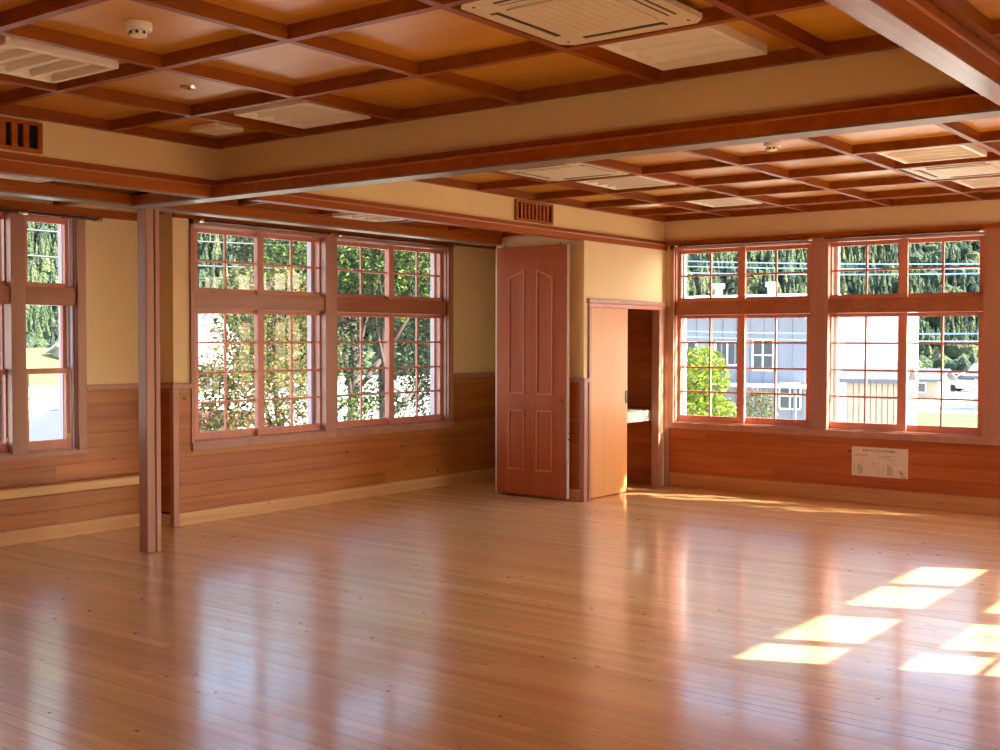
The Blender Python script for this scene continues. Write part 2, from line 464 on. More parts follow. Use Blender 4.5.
for i in range(9):
    h = (DADO-.005-.118)/9
    piece('plank', M['plank_y'], cw, XC-.012, XC, YC+.02, 7.35, .118+i*h+.002, .118+(i+1)*h-.002)
    piece('plank', M['plank_x'], cw, XC+.02, DO[0]-.05, YC-.012, YC, .118+i*h+.002, .118+(i+1)*h-.002)
for i in range(18):
    piece('plank', M['plank_x'], cw, XC+.09, XB-.02, 7.265, 7.28, .0+i*.12+.002, (i+1)*.12-.002)

# ------------------------------------------------------------------ baseboards, dado rails, corner strips
def run(name, mat, boxes, label, cat='trim', kind='structure', c=.004):
    o = MB()
    for b in boxes: o.cbox(*b, c)
    return setp(o.build(name, mat), label, cat, kind=kind)
run('baseboard_left', M['base_x'], [(XRET+.03, 10.95, YA-.022, YA, 0, .116)], 'pale wooden baseboard under the wide tree-view window', 'baseboard')
run('baseboard_left_recess', M['base_x'], [(XE, XRET-.02, YR-.022, YR, 0, .116)], 'pale wooden baseboard of the recessed wall below the ledge', 'baseboard')
run('baseboard_far', M['base_y'], [(XB-.024, XB, YW, YC-.06, 0, .148)], 'honey wooden baseboard under the far gridded windows', 'baseboard')
run('baseboard_closet', M['base_y'], [(XC-.02, XC, YC+.02, 7.35, 0, .116), ], 'short wooden baseboard on the closet side behind the folding leaf', 'baseboard')
run('trim_1', M['pink'], [(XRET-.03, OPEN_A[0]-.03, YA-.03, YA, DADO-.01, DADO+.04), (OPEN_A[1]+.09, 10.95, YA-.03, YA, DADO-.01, DADO+.04)],
    'rose brown dado rail on the wall either side of the tree-view window')
run('trim_2', M['pink'], [(OPEN_R[1]+.07, XRET-.02, YR-.03, YR, DADO-.01, DADO+.04), (XRET-.03, XRET, YA, YR, DADO-.01, DADO+.04), (2.7, OPEN_R[0]-.09, YR-.03, YR, DADO-.01, DADO+.04)],
    'rose brown dado rail of the recessed wall behind the post')
run('trim_3', M['pink'], [(XRET-.025, XRET+.035, YA-.025, YA+.03, 0, DADO-.01)], 'rose brown corner strip where the wall steps back beside the post')
run('trim_4', M['pink'], [(XC-.028, XC, YC+.0, 7.35, DADO-.01, DADO+.04), (XC-.028, DO[0]-.045, YC-.028, YC, DADO-.01, DADO+.04)], 'rose brown dado rail around the closet corner')
run('trim_5', M['pink'], [(XC-.024, XC+.030, YC-.024, YC+.03, 0, DADO-.01)], 'rose brown corner strip on the closet edge beside the folding leaf')
run('trim_6', M['pink'], [(XB-.03, XB, YC-.058, YC+.0, 0, 1.95)], 'rose brown corner strip between closet doorway and far windows')
ldg = empty('wall_ledge', (4, YR, .38), 'long pale wooden ledge fixed along the recessed wall below the window', 'ledge')
MB().cbox(XE+.05, XRET-.02, YR-.12, YR-.013, .375, .445, .004).build('front_board', M['base_x'], ldg)
MB().cbox(XE+.05, XRET-.02, YR-.11, YR-.013, .446, .456, .003).build('top_board', M['plank_x'], ldg)

# ------------------------------------------------------------------ windows
ZL = (.778, 1.035, 1.297, 1.564, 1.822)    # lower glass rows
ZU = (2.044, 2.281, 2.523)                 # upper glass rows
def sash(win, fm, g0, g1, w, rows, ucuts, st0, st1, zf0, zf1):
    """one sash: frame with glass from g0 to g1, outer stiles st0/st1 wide, muntins at the rows and ucuts; panes and muntins are its pieces"""
    z0, z1 = rows[0], rows[-1]
    mb = MB(fm)
    th = .032
    mb.box(g0-st0, g0, w, w+th, zf0, zf1).box(g1, g1+st1, w, w+th, zf0, zf1)
    mb.box(g0, g1, w, w+th, zf0, z0).box(g0, g1, w, w+th, z1, zf1)
    s = mb.build('sash', M['sash'], win)
    mw_ = .0095
    for zc in rows[1:-1]:
        piece('muntin', M['sash'], s, *pmap(fm, g0, g1, w+.004, w+th-.004, zc-mw_, zc+mw_))
    for uc in ucuts:
        piece('muntin', M['sash'], s, *pmap(fm, uc-mw_, uc+mw_, w+.005, w+th-.005, z0, z1))
    us = [g0] + list(ucuts) + [g1]
    for a, b in zip(us, us[1:]):
        for c, d in zip(rows, rows[1:]):
            piece('pane', M['glass'], s, *pmap(fm, a, b, w+.014, w+.018, c, d))
    return s
def reveal_and_casing(win, fm, u0, u1, mull, sill_ext=.06, cas=.045, cas1=None, head=True, base=.635):
    """casing, sill, head, mullions, transom rails, outer frame"""
    cas1 = cas if cas1 is None else cas1
    mb = MB(fm)
    mb.box(u0-cas, u0, -.025, .005, .70, 2.64).box(u1, u1+cas1, -.025, .005, .70, 2.64)
    mb.box(u0-cas, u1+cas1, -.025, .005, 2.575, 2.64)
    mb.build('casing', M['pink'], win)
    MB(fm).box(u0, u0+.012, 0, .15, .66, 2.60).box(u1-.012, u1, 0, .15, .66, 2.60).box(u0, u1, 0, .15, 2.57, 2.60).build('jamb', M['pink'], win)
    MB(fm).box(u0-cas, u1+cas1, -.04, .0, base, .700).box(u0, u1, 0, .15, .655, .712).build('sill', M['pink'], win)
    mull = sorted(mull)
    for a, b in mull:
        MB(fm).box(a, b, -.018, .15, .70, 2.60).build('mullion', M['pink'], win)
    es = [u0] + [e for ab in mull for e in ab] + [u1]
    for a, b in zip(es[::2], es[1::2]):
        MB(fm).box(a, b, .0, .14, 1.862, 2.004).build('transom', M['transom'], win)
        # outer metal frame beyond the sashes
        o = MB(fm)
        o.box(a, a+.035, .15, .205, .66, 2.60).box(b-.035, b, .15, .205, .66, 2.60)
        o.box(a, b, .15, .205, .60, .69).box(a, b, .15, .205, 2.565, 2.60).box(a, b, .15, .205, 1.955, 2.01)
        o.build('outer_frame', M['reveal'], win)
def gridded(name, fm, u0, u1, mull, bays, label, sA, upper_cuts=True, **kw):
    """bays: per bay two sashes ((g0, m, g1), (g0, m, g1)) measured on the wall face; the first sits on the outer track"""
    win = empty(name, fm(u0, 0, .635), label, 'window', kind='structure')
    reveal_and_casing(win, fm, u0, u1, mull, **kw)
    for (lo, hi) in bays:
        for (g0, mm, g1), w, last in ((lo, .095, 0), (hi, .055, 1)):
            st0, st1 = (.05, .075) if not last else (.075, .05)
            if sA < 0: st0, st1 = st1, st0
            sash(win, fm, g0, g1, w, ZL, (mm,), st0, st1, .714, 1.860)
            sash(win, fm, g0, g1, w, ZU, (mm,) if upper_cuts else (), st0, st1, 2.006, 2.565)
    return win
k1, k2 = 1+.11/8.17, 1+.07/8.17
gridded('window_1', map_left, *OPEN_A, [(7.955, 8.105)],
        [((6.41*k1+.03, 6.743*k1, 7.09*k1), (7.178*k2, 7.523*k2, 7.872*k2)), ((8.113*k1, 8.456*k1, 8.821*k1), (8.926*k2, 9.297*k2, 9.66*k2))],
        'wide rose framed window with small panes looking onto trees', 1, cas1=.085, cas=.032)
q1, q2 = 1+.11/11.25, 1+.07/11.25
def far_bay(a):      # a: four glass columns measured on the wall face, from high Y to low Y
    hi = (a[3]*q1, a[2]*q1, a[0]*q1)
    return hi
gridded('window_2', map_far, *OPEN_B, [(4.445, 4.63), (2.80, 2.965), (1.5, 1.66)],
        [((4.665*q1, 5.0*q1, 5.350*q1), (5.415*q2, 5.74*q2, 6.085*q2)), ((3.005*q1, 3.335*q1, 3.672*q1), (3.737*q2, 4.062*q2, 4.405*q2)), ((1.70*q1, 1.98*q1, 2.22*q1), (2.29*q2, 2.52*q2, 2.76*q2))],
        'long rose framed gridded window on the far wall facing hillside and houses', 1, cas=.05, cas1=.05)
# plain sash window of the recess: tall upper light over a pair of hung sashes
w3 = empty('window_3', (3.27, YR, .66), 'plain sash window without small panes in the recessed wall left of the post', 'window', kind='structure')
reveal_and_casing(w3, map_rec, OPEN_R[0], OPEN_R[1], [(4.885, 5.005), (4.33, 4.45), (3.79, 3.90)], cas=.07, base=.665)
k3 = 1+.08/8.45
for a, b in ((5.03, 5.352), (4.50, 4.838), (3.95, 4.28), (3.36, 3.74)):
    a, b = a*k3-.01, b*k3-.01
    sash(w3, map_rec, a, b, .055, (2.04, 2.515), (), .035, .035, 2.004, 2.57)
    sash(w3, map_rec, a, b, .095, (1.355, 1.875), (), .035, .035, 1.315, 1.90)
    sash(w3, map_rec, a, b, .055, (.785, 1.318), (), .035, .035, .712, 1.36)
    MB().cbox(b+.005, b+.028, YR+.035, YR+.056, .80, .83, .004).build('catch', M['brass'], w3)
    MB(map_rec).box(b+.038, b+.050, .02, .05, .712, 2.57).build('draught_strip', M['reveal'], w3)
# windows of the right-hand wall let the sun in; they stand outside the picture
w4 = empty('window_4', (6.6, YW, .66), 'sunny window pair in the side wall that throws light on the floor', 'window', kind='structure')
for (u0, u1, gl_) in ((6.60, 7.93, ((6.68, None, 7.05), (7.195, 7.526, 7.857))), (8.10, 9.75, ((8.17, 8.51, 8.85), (8.997, 9.34, 9.68)))):
    reveal_and_casing(w4, map_right, u0, u1, [], cas=.05)
    for (g0, mm, g1), w, st in ((gl_[0], .055, (.05, .075)), (gl_[1], .095, (.075, .05))):
        sash(w4, map_right, g0, g1, w, ZL, (mm,) if mm else (), *st, .714, 1.86)
        sash(w4, map_right, g0, g1, w, (ZU[0], ZU[2]), (), *st, 2.006, 2.565)

# curtain rails over the windows
def curtain_rail(a, b, off, label, brk):
    # a, b: end points at the wall face; off: direction into the room
    a, b, off = Vector(a), Vector(b), Vector(off)
    r = empty('curtain_rail', a, label, 'rail', 'bare curtain rails over the windows')
    MB().tube([a+off*.06, b+off*.06], .011, 8).build('rod', M['rail'], r)
    n = max(2, round((b-a).length/brk))
    for i in range(n+1):
        p = a.lerp(b, (i+.15)/(n+.3))
        MB().tube([p, p+off*.062], .008, 6).tube([p+off*.05+Vector((0, 0, -.016)), p+off*.05+Vector((0, 0, .012))], .012, 6).build('bracket', M['rail'], r)
    for p in (a, b):
        MB().tube([p+off*.06-(b-a).normalized()*.02, p+off*.06+(b-a).normalized()*.02], .017, 8).build('finial', M['chrome'], r)
curtain_rail((6.42, YA-.025, 2.605), (7.95, YA-.025, 2.605), (0, -1, 0), 'thin bare curtain rail above the half of the tree-view window nearer the post', .7)
curtain_rail((8.08, YA-.025, 2.605), (9.80, YA-.025, 2.605), (0, -1, 0), 'thin bare curtain rail above the half of the tree-view window nearer the folding leaf', .7)
curtain_rail((XB-.025, 6.10, 2.60), (XB-.025, 4.60, 2.60), (-1, 0, 0), 'thin bare curtain rail above the far window bay nearer the closet', .6)
curtain_rail((XB-.025, 4.48, 2.60), (XB-.025, 2.97, 2.60), (-1, 0, 0), 'thin bare curtain rail above the far window bay over the paper notice', .6)
curtain_rail((3.4, YR-.025, 2.565), (4.93, YR-.025, 2.565), (0, -1, 0), 'thin bare curtain rail above the plain sash window, at the picture edge', .7)
curtain_rail((4.97, YR-.025, 2.565), (5.62, YR-.025, 2.565), (0, -1, 0), 'short bare curtain rail above the plain sash beside the recess wall', .5)

# ------------------------------------------------------------------ ceilings
def coffers(name, label, x0, x1, y0, y1, xs, ys, zb, depth=.062, wid=.044):
    """coffered ceiling: beams along both directions, one plywood panel per coffer"""
    c = MB().box(x0, x1, y0, y1, zb+depth+.012, zb+depth+.05).build(name, M['slab'])
    setp(c, label, 'ceiling', kind='structure')
    h = wid/2
    for yy in ys:
        piece('beam', M['beam'], c, x0, x1, yy-h, yy+h, zb, zb+depth+.012)
    for xx in xs:
        ed = [y0] + [e for yy in sorted(ys) for e in (yy-h, yy+h)] + [y1]
        for a, b in zip(ed[::2], ed[1::2]):
            if b-a > .005: piece('beam', M['beam'], c, xx-h, xx+h, a, b, zb, zb+depth+.012)
    ex = [x0] + sorted(xs) + [x1]; ey = [y0] + sorted(ys) + [y1]
    for a, b in zip(ex, ex[1:]):
        for d, e in zip(ey, ey[1:]):
            if b-a > .06 and e-d > .06: piece('panel', M['ceil'], c, a, b, d, e, zb+depth, zb+depth+.014)
    return c
NX = [5.235, 4.40, 3.54, 2.68, 1.82, .96, .10, -.76, -1.62]
NY = [6.415, 5.62, 4.74, 3.86, 2.98, 2.10, 1.31]
coffers('ceiling', 'coffered orange plywood ceiling with red-brown beams over the near half of the room', XE, XH, 1.28, 6.44, NX, NY, Z1)
FX = [5.46, 6.20, 7.07, 7.94, 8.81, 9.68, 10.55, 11.22]
FY = [6.288, 5.50, 4.66, 3.83, 2.99, 2.15, 1.31]
coffers('ceiling_far', 'coffered orange plywood ceiling with red-brown beams beyond the header', 5.43, XB, 1.28, 6.31, FX, FY, Z2)
SX = [-1.6, -.74, .12, .98, 1.84, 2.70, 3.56, 4.42, 5.28, 6.14, 7.0, 7.86, 8.72, 9.58]
coffers('ceiling_left', 'lower ribbed brown ceiling strip along the left window wall', XE, 10.95, 6.48, YR, SX, [6.50, 7.26, 7.48, 8.12], 2.650, .05)
coffers('ceiling_right', 'lower ribbed brown ceiling strip above the right side of the room', XE, XB, YW, 1.20, SX + [10.4], [1.17, .42, -.40], 2.685, .05)
roof = MB().box(XE-.87, XB+.68, YW-.87, YR+.87, 3.02, 3.20)
roof.box(XE-.87, XB+.68, YW-.87, YW-.75, 2.93, 3.02).box(XB+.56, XB+.68, YW-.75, YR+.87, 2.93, 3.02)
setp(roof.build('roof', M['slab']), 'roof slab with eaves over the hall', 'roof', kind='structure')

# headers, cornices, sliding tracks
def trim(name, label): return empty(name, (0, 0, 0), label, 'beam', kind='structure')
t = trim('trim_7', 'deep header across the room with cream fascia and grey sliding track, starting above the post')
MB().box(XH, XH+.16, 1.28, 6.44, 2.68, 2.975).build('fascia', M['fascia'], t)
MB().box(XH-.05, XH+.20, 1.28, 7.29, 2.632, 2.682).build('upper_moulding', M['crown'], t)
MB().box(XH-.10, XH+.09, 1.28, 7.29, 2.566, 2.630).box(XH+.09, XH+.20, 1.28, 7.29, 2.60, 2.630).build('lower_moulding', M['crown'], t)
MB().cbox(XH-.10, XH+.05, 1.28, 7.31, 2.556, 2.565, .001).build('track', M['track'], t)
MB().tube([(XH-.10, 1.28, 2.632), (XH-.10, 7.29, 2.632)], .007, 6).build('bead', M['crown_bead'], t)
t = trim('trim_8', 'cream fascia with orange-brown rail bordering the near ceiling above the recessed wall')
MB().box(XE, XH, 6.44, 6.50, 2.68, 2.975).build('fascia', M['fascia'], t)
MB().box(XE, XH-.05, 6.415, 6.50, 2.636, 2.682).build('upper_moulding', M['crown'], t)
MB().box(XE, XH-.10, 6.395, 6.50, 2.562, 2.634).build('lower_moulding', M['crown'], t)
MB().box(XE, XH-.10, 6.43, 6.48, 2.556, 2.561).build('track', M['track'], t)
MB().tube([(XE, 6.395, 2.636), (XH-.10, 6.395, 2.636)], .006, 6).build('bead', M['crown_bead'], t)
t = trim('trim_9', 'cream fascia with orange-brown rail bordering the far ceiling, running over the closet')
MB().box(5.43, XB, 6.31, 6.37, 2.657, 2.95).build('fascia', M['fascia'], t)
MB().box(5.47, XB, 6.285, 6.37, 2.620, 2.659).build('upper_moulding', M['crown'], t)
MB().box(5.47, XB, 6.262, 6.37, 2.564, 2.618).build('lower_moulding', M['crown'], t)
MB().tube([(5.47, 6.262, 2.620), (XB, 6.262, 2.620)], .006, 6).build('bead', M['crown_bead'], t)
t = trim('trim_10', 'brown beam with long grey sliding track between the post and the folding leaf')
MB().box(XE, XC, 7.29, 7.45, 2.574, 2.74).build('beam', M['crown'], t)
MB().cbox(XE, XC-.02, 7.295, 7.445, 2.562, 2.573, .001).build('track', M['track'], t)
t = trim('trim_11', 'dark beam with broad grey track crossing the upper corner of the view')
MB().box(XE, XB, 1.20, 1.28, 2.64, 2.975).build('fascia', M['crown'], t)
MB().box(XE, XB, 1.19, 1.30, 2.572, 2.638).build('lower_moulding', M['crown'], t)
MB().cbox(XE, XB, 1.19, 1.295, 2.562, 2.571, .001).build('track', M['track_wood'], t)
MB().tube([(XE, 1.19, 2.640), (XB, 1.19, 2.640)], .007, 6).build('bead', M['crown_bead'], t)
t = trim('trim_12', 'dark brown cornice rail between far windows and cream band above')
MB().box(XB-.045, XB, YW, 6.262, 2.610, 2.645).build('upper_moulding', M['crown'], t)
MB().box(XB-.06, XB, YW, 6.262, 2.640, 2.658).build('lower_moulding', M['crown'], t)
t = trim('trim_13', 'dark brown cornice rail above the tree-view window')
MB().box(XRET, 10.95, YA-.03, YA, 2.62, 2.655).box(XE, XRET, YR-.03, YR, 2.59, 2.655).build('moulding', M['crown'], t)

# ------------------------------------------------------------------ free-standing post under the header
po = empty('column', (5.35, 7.37, 0), 'free-standing rose brown wooden post under the header', 'post', kind='structure')
MB().cbox(5.30, 5.375, 7.315, 7.405, 0, 2.565, .006).build('shaft', M['pink'], po)
MB().cbox(5.383, 5.425, 7.315, 7.405, 0, 2.565, .005).build('side_strip', M['pink'], po)
MB().box(5.374, 5.384, 7.330, 7.40, 0, 2.565).build('groove', M['gap'], po)
MB().cbox(5.305, 5.365, 7.404, 7.425, 0, 2.565, .004).build('back_strip', M['pink'], po)

# ------------------------------------------------------------------ folding partition leaf parked at the closet
fp = empty('folding_partition', (9.53, 6.85, 0), 'tall red-brown folding partition leaf with four moulded panels', 'partition')
XP = 9.530
MB().cbox(XP, XP+.034, 6.421, 7.284, .026, 2.528, .002).build('leaf', M['leaf_door'], fp)
MB().box(XP+.001, XP+.033, 6.408, 6.421, .026, 2.528).build('edge_strip', M['white_edge'], fp)
MB().box(XP+.001, XP+.033, 7.284, 7.296, .026, 2.528).build('edge_strip', M['white_edge'], fp)
MB().cbox(XP+.040, XP+.072, 6.455, 7.322, .026, 2.528, .002).build('rear_leaf', M['leaf_door'], fp)
MB().box(XP+.041, XP+.071, 7.322, 7.332, .026, 2.528).build('edge_strip', M['white_edge'], fp)
def ring(poly, w, x0, x1):
    """moulding ring around a polygon in the Y-Z plane"""
    cy = sum(p[0] for p in poly)/len(poly); cz = sum(p[1] for p in poly)/len(poly)
    n = len(poly); inn = []
    for i in range(n):
        a, b, c = Vector(poly[i-1]), Vector(poly[i]), Vector(poly[(i+1) % n])
        n1 = Vector((-(b-a).y, (b-a).x)).normalized(); n2 = Vector((-(c-b).y, (c-b).x)).normalized()
        k = (n1+n2).normalized(); k *= w/max(.3, k.dot(n1))
        if (Vector((cy, cz))-b).dot(k) < 0: k = -k
        inn.append(tuple(b+k))
    mb = MB()
    vs = [(x0, *p) for p in poly] + [(x0, *p) for p in inn] + [(x1, *p) for p in poly] + [(x1, *p) for p in inn]
    fs = []
    for i in range(n):
        j = (i+1) % n
        fs += [(i, j, n+j, n+i), (2*n+i, 2*n+j, 3*n+j, 3*n+i), (i, j, 2*n+j, 2*n+i), (n+i, n+j, 3*n+j, 3*n+i)]
    mb.add(vs, fs)
    return mb, inn
M['mould_lite'] = wood('moulding_edge_veneer', (204, 128, 70), (186, 106, 52), 'z', rough=.3, vary=.03, fine=40)
for ya, yb in ((6.934, 7.133), (6.587, 6.785)):
    inner_hi = yb if ya < 6.8 else ya
    for poly in ([(ya, .275), (yb, .275), (yb, .885), (ya, .885)],
                 [(ya, 1.045), (yb, 1.045), (yb, 2.295 if inner_hi == yb else 2.215), (ya, 2.295 if inner_hi == ya else 2.215)]):
        mb, inn = ring(poly, .014, XP-.011, XP+.002)
        mo = mb.build('panel_moulding', M['mould_lite'], fp)
        mb, inn2 = ring(inn, .012, XP-.003, XP+.002)
        mb.build('panel_bead', M['leaf_door'], fp)
MB().tube([(XP, 6.477, .99), (XP-.012, 6.477, .99)], .022, 14).build('flush_pull', M['crown'], fp)
MB().tube([(XP+.016, 6.409, .61), (XP+.016, 6.403, .61)], .010, 10).tube([(XP+.016, 6.409, .67), (XP+.016, 6.403, .67)], .006, 10).build('edge_lock', M['rail'], fp)
for yy in (6.51, 7.19):
    MB().tube([(XP+.017, yy, 2.528), (XP+.017, yy, 2.556)], .006, 6).build('hanger', M['rail'], fp)

# ------------------------------------------------------------------ sliding closet door, its frame and the shelf within
d1 = empty('door_1', (10.2, YC, 0), 'pale wooden sliding closet door standing half open', 'door', kind='structure')
MB().cbox(9.71, 10.470, YC+.012, YC+.045, .012, 1.925, .003).build('leaf', M['slide'], d1)
MB().box(10.425, 10.455, YC+.005, YC+.014, .935, 1.065).build('pull', M['black'], d1)
MB().cbox(DO[0]-.055, DO[0]-.012, YC-.022, YC+.03, 0, 1.925, .004).build('jamb', M['pink'], d1)
MB().cbox(DO[1]-.012, DO[1]+.07, YC-.022, YC+.07, 0, 1.925, .004).build('jamb', M['pink'], d1)
MB().cbox(DO[0]-.065, XB-.031, YC-.030, YC+.03, 1.955, 2.0, .004).build('head', M['pink'], d1)
MB().cbox(DO[0]-.055, XB-.031, YC-.018, YC+.06, 1.915, 1.955, .003).build('head_track', M['sash'], d1)
sh = empty('closet_shelf', (10.6, YC+.3, .78), 'white board shelf at waist height inside the open closet', 'shelf')
MB().cbox(XC+.10, XB-.015, YC+.09, YC+.95, .80, .83, .003).build('board', M['white_edge'], sh)
MB().cbox(XC+.10, XB-.015, YC+.088, YC+.11, .715, .83, .003).build('front_rail', M['white_edge'], sh)

# ------------------------------------------------------------------ paper notice on the boards under the far window
pn = empty('paper_notice', (XB-.014, 3.91, .265), 'wide paper notice with diagrams pinned on boards under the far window', 'notice')
MB().box(XB-.0165, XB-.0135, 3.634, 4.185, .265, .550).build('sheet', M['paper'], pn)
pr = MB(); pl = MB()
XPn = XB-.0172
def mark(mb, u0, u1, v0, v1):     # fractions across (from the closet side) and down the sheet
    mb.box(XPn, XPn+.0008, 4.185-.551*u1, 4.185-.551*u0, .55-.285*v1, .55-.285*v0)
uu = .20
for k, wch in enumerate((.035, .04, .022, .02, .024, .02, .012, .02, .016, .022, .02, .014, .03, .028, .022, .03, .034, .03)):
    dense = k in (0, 1, 13, 15, 16, 17)
    for j in range(3):
        mark(pr, uu, uu+wch*.8, .08+j*.025, .095+j*.025) if dense or j == 1 else None
    mark(pr, uu+wch*.3, uu+wch*.5, .075, .155)
    uu += wch + .008
for u0, u1, v in ((.07, .30, .24), (.05, .26, .29), (.50, .80, .27), (.50, .70, .33), (.33, .46, .55), (.35, .44, .66), (.62, .78, .40)):
    uu = u0
    while uu < u1:
        s = random.uniform(.008, .02); mark(pl, uu, uu+s, v, v+.022); uu += s+.006
for u0 in (.11, .64): # the two drawn figures: hatched uprights
    for k in range(5):
        mark(pl, u0+k*.02, u0+k*.02+.010, .55+.03*k, .92)
for (u0, u1, v0, v1) in ((.20, .205, .36, .62), (.72, .725, .40, .60), (.50, .503, .22, .96), (.86, .92, .82, .88), (.84, .90, .76, .80), (.88, .97, .93, .97), (.05, .055, .6, .9), (.57, .575, .6, .85)):
    mark(pl, u0, u1, v0, v1)
pr.build('printed_title', M['ink'], pn, kind='stuff'); pl.build('printed_diagram', M['ink_light'], pn, kind='stuff')

# ------------------------------------------------------------------ ceiling fittings
def ceiling_light(x0, x1, y0, y1, zb, label, top, rows=4, along='y'):
    o = empty('ceiling_light', ((x0+x1)/2, (y0+y1)/2, zb), label, 'light', 'recessed louvred ceiling lights')
    r = .028
    MB().cbox(x0, x0+r, y0, y1, zb, top, .004).cbox(x1-r, x1, y0, y1, zb, top, .004).cbox(x0+r, x1-r, y0, y0+r, zb, top, .004).cbox(x0+r, x1-r, y1-r, y1, zb, top, .004).build('frame', M['fixture'], o)
    MB().box(x0+r, x1-r, y0+r, y1-r, top-.008, top).build('back_plate', M['reflector'], o)
    a, b = (x0+r, x1-r) if along == 'y' else (y0+r, y1-r)
    w = (b-a)/rows
    for i in range(rows):
        p = a+i*w
        mb = MB()
        poly = [(p+.004, top-.008), (p+w*.10, zb+.006), (p+w*.18, zb+.006), (p+w*.98, top-.008)]
        mb.prism(poly, 'y' if along == 'y' else 'x', (y0 if along == 'y' else x0)+r, (y1 if along == 'y' else x1)-r)
        mb.build('reflector', M['reflector'], o)
    return o
PN, PF, PS = Z1+.062, Z2+.062, 2.700
ceiling_light(4.47, 5.08, 2.31, 2.86, 2.915, 'cream louvred ceiling light beside the air conditioner over the header', PN)
ceiling_light(2.86, 3.45, 4.96, 5.52, 2.915, 'cream louvred ceiling light by the smoke detector, upper corner of view', PN)
ceiling_light(4.57, 5.13, 4.87, 5.45, 2.915, 'cream louvred ceiling light hugging the header above the window post', PN)
ceiling_light(8.03, 8.70, 4.76, 5.36, 2.892, 'cream louvred ceiling light next to the far air conditioner above the closet', PF)
ceiling_light(9.80, 10.42, 4.78, 5.30, 2.892, 'cream louvred ceiling light near the far window, closet end', PF)
ceiling_light(8.06, 8.68, 2.28, 2.86, 2.892, 'cream louvred ceiling light at the far ceiling edge before the air conditioner', PF)
ceiling_light(9.84, 10.44, 2.28, 2.86, 2.892, 'cream louvred ceiling light near the far window behind the air conditioner', PF)
ceiling_light(7.06, 7.62, 6.56, 7.16, 2.632, 'cream ceiling light in the low strip behind the far fascia', PS, 3)
ceiling_light(3.80, 4.36, 6.56, 7.16, 2.632, 'cream ceiling light in the low strip above the recessed wall', PS, 3)
def small_hatch(x0, x1, y0, y1, zb, top, label):
    o = empty('ceiling_speaker', ((x0+x1)/2, (y0+y1)/2, zb), label, 'ceiling panel', 'small square ceiling fittings')
    MB().cbox(x0, x1, y0, y1, zb, top, .006).build('cover', M['fixture'], o)
    MB().cbox(x0+.03, x1-.03, y0+.03, y1-.03, zb-.006, zb, .003).build('inset', M['reflector'], o)
small_hatch(4.80, 5.03, 5.90, 6.16, 2.930, PN, 'small square cream panel on the near ceiling beside fascia corner')
small_hatch(9.83, 10.10, 5.66, 5.98, 2.907, PF, 'small square cream panel on the far ceiling near closet corner')
small_hatch(8.95, 9.25, 7.78, 8.02, 2.640, PS, 'small pale square panel in the low strip above the tree-view window')
small_hatch(9.85, 10.15, 7.80, 8.05, 2.640, PS, 'small pale square panel in the low strip above the dark niche')
def air_con(x0, x1, y0, y1, zb, top, label):
    o = empty('ceiling_air_conditioner', ((x0+x1)/2, (y0+y1)/2, zb), label, 'air conditioner', 'four-way ceiling air conditioners')
    c = .05
    oct_ = [(x0+c, y0), (x1-c, y0), (x1, y0+c), (x1, y1-c), (x1-c, y1), (x0+c, y1), (x0, y1-c), (x0, y0+c)]
    MB().prism(oct_, 'z', zb, zb+.022).build('face_panel', M['ac'], o)
    MB().box(x0+.06, x1-.06, y0+.06, y1-.06, zb+.022, top).build('body', M['ac'], o)
    cx, cy = (x0+x1)/2, (y0+y1)/2
    hx, hy = (x1-x0)/2, (y1-y0)/2
    g = .60
    MB().cbox(cx-hx*g, cx+hx*g, cy-hy*g, cy+hy*g, zb-.008, zb, .006).build('intake_grille', M['ac'], o)
    for i in range(9):
        yy = cy-hy*g*.82 + i*(2*hy*g*.82/8)
        piece('slat', M['ac'], o, cx-hx*g*.86, cx+hx*g*.86, yy-.010, yy+.010, zb-.0095, zb-.008)
    for sx, sy in ((1, 0), (-1, 0), (0, 1), (0, -1)):
        px, py = cx+sx*hx*.80, cy+sy*hy*.80
        ax, ay = (.022, hy*.56) if sx else (hx*.56, .022)
        MB().box(px-ax, px+ax, py-ay, py+ay, zb-.002, zb+.002).build('air_outlet', M['ac_dark'], o)
        bx, by = (.009, ay*.96) if sx else (ax*.96, .009)
        MB().cbox(px-bx+sx*.006, px+bx+sx*.006, py-by+sy*.006, py+by+sy*.006, zb-.006, zb-.002, .001).build('flap', M['ac'], o)
    for sx in (-1, 1):
        for sy in (-1, 1):
            MB().lathe(cx+sx*hx*.84, cy+sy*hy*.84, [(.007, zb-.002), (.007, zb+.001)], 8).build('corner_screw', M['ac_dark'], o)
air_con(3.572, 4.368, 2.25, 2.952, 2.905, PN, 'large square cream air conditioner set into the near ceiling at top edge')
air_con(7.10, 7.905, 4.70, 5.46, 2.885, PF, 'square cream air conditioner in the far ceiling above the closet side')
air_con(8.845, 9.645, 2.19, 2.955, 2.885, PF, 'square cream air conditioner in the far ceiling at the picture edge')
def detector(cx, cy, top, s, label):
    o = empty('smoke_detector', (cx, cy, top), label, 'smoke detector', 'round ceiling smoke detectors')
    MB().lathe(cx, cy, [(.058*s, top), (.058*s, top-.026*s), (.052*s, top-.034*s)]).build('base', M['fixture'], o)
    MB().lathe(cx, cy, [(.036*s, top-.034*s), (.040*s, top-.044*s), (.034*s, top-.058*s), (.012*s, top-.062*s)]).build('sensor_head', M['fixture'], o)
    for k in range(8):
        a = k*math.pi/4
        MB().tube([(cx+.039*s*math.cos(a), cy+.039*s*math.sin(a), top-.045*s), (cx+.041*s*math.cos(a), cy+.041*s*math.sin(a), top-.045*s)], .008*s, 6).build('sensor_slot', M['ac_dark'], o)
detector(3.11, 4.33, PN, 1.0, 'round cream smoke detector on the near ceiling in upper corner of view')
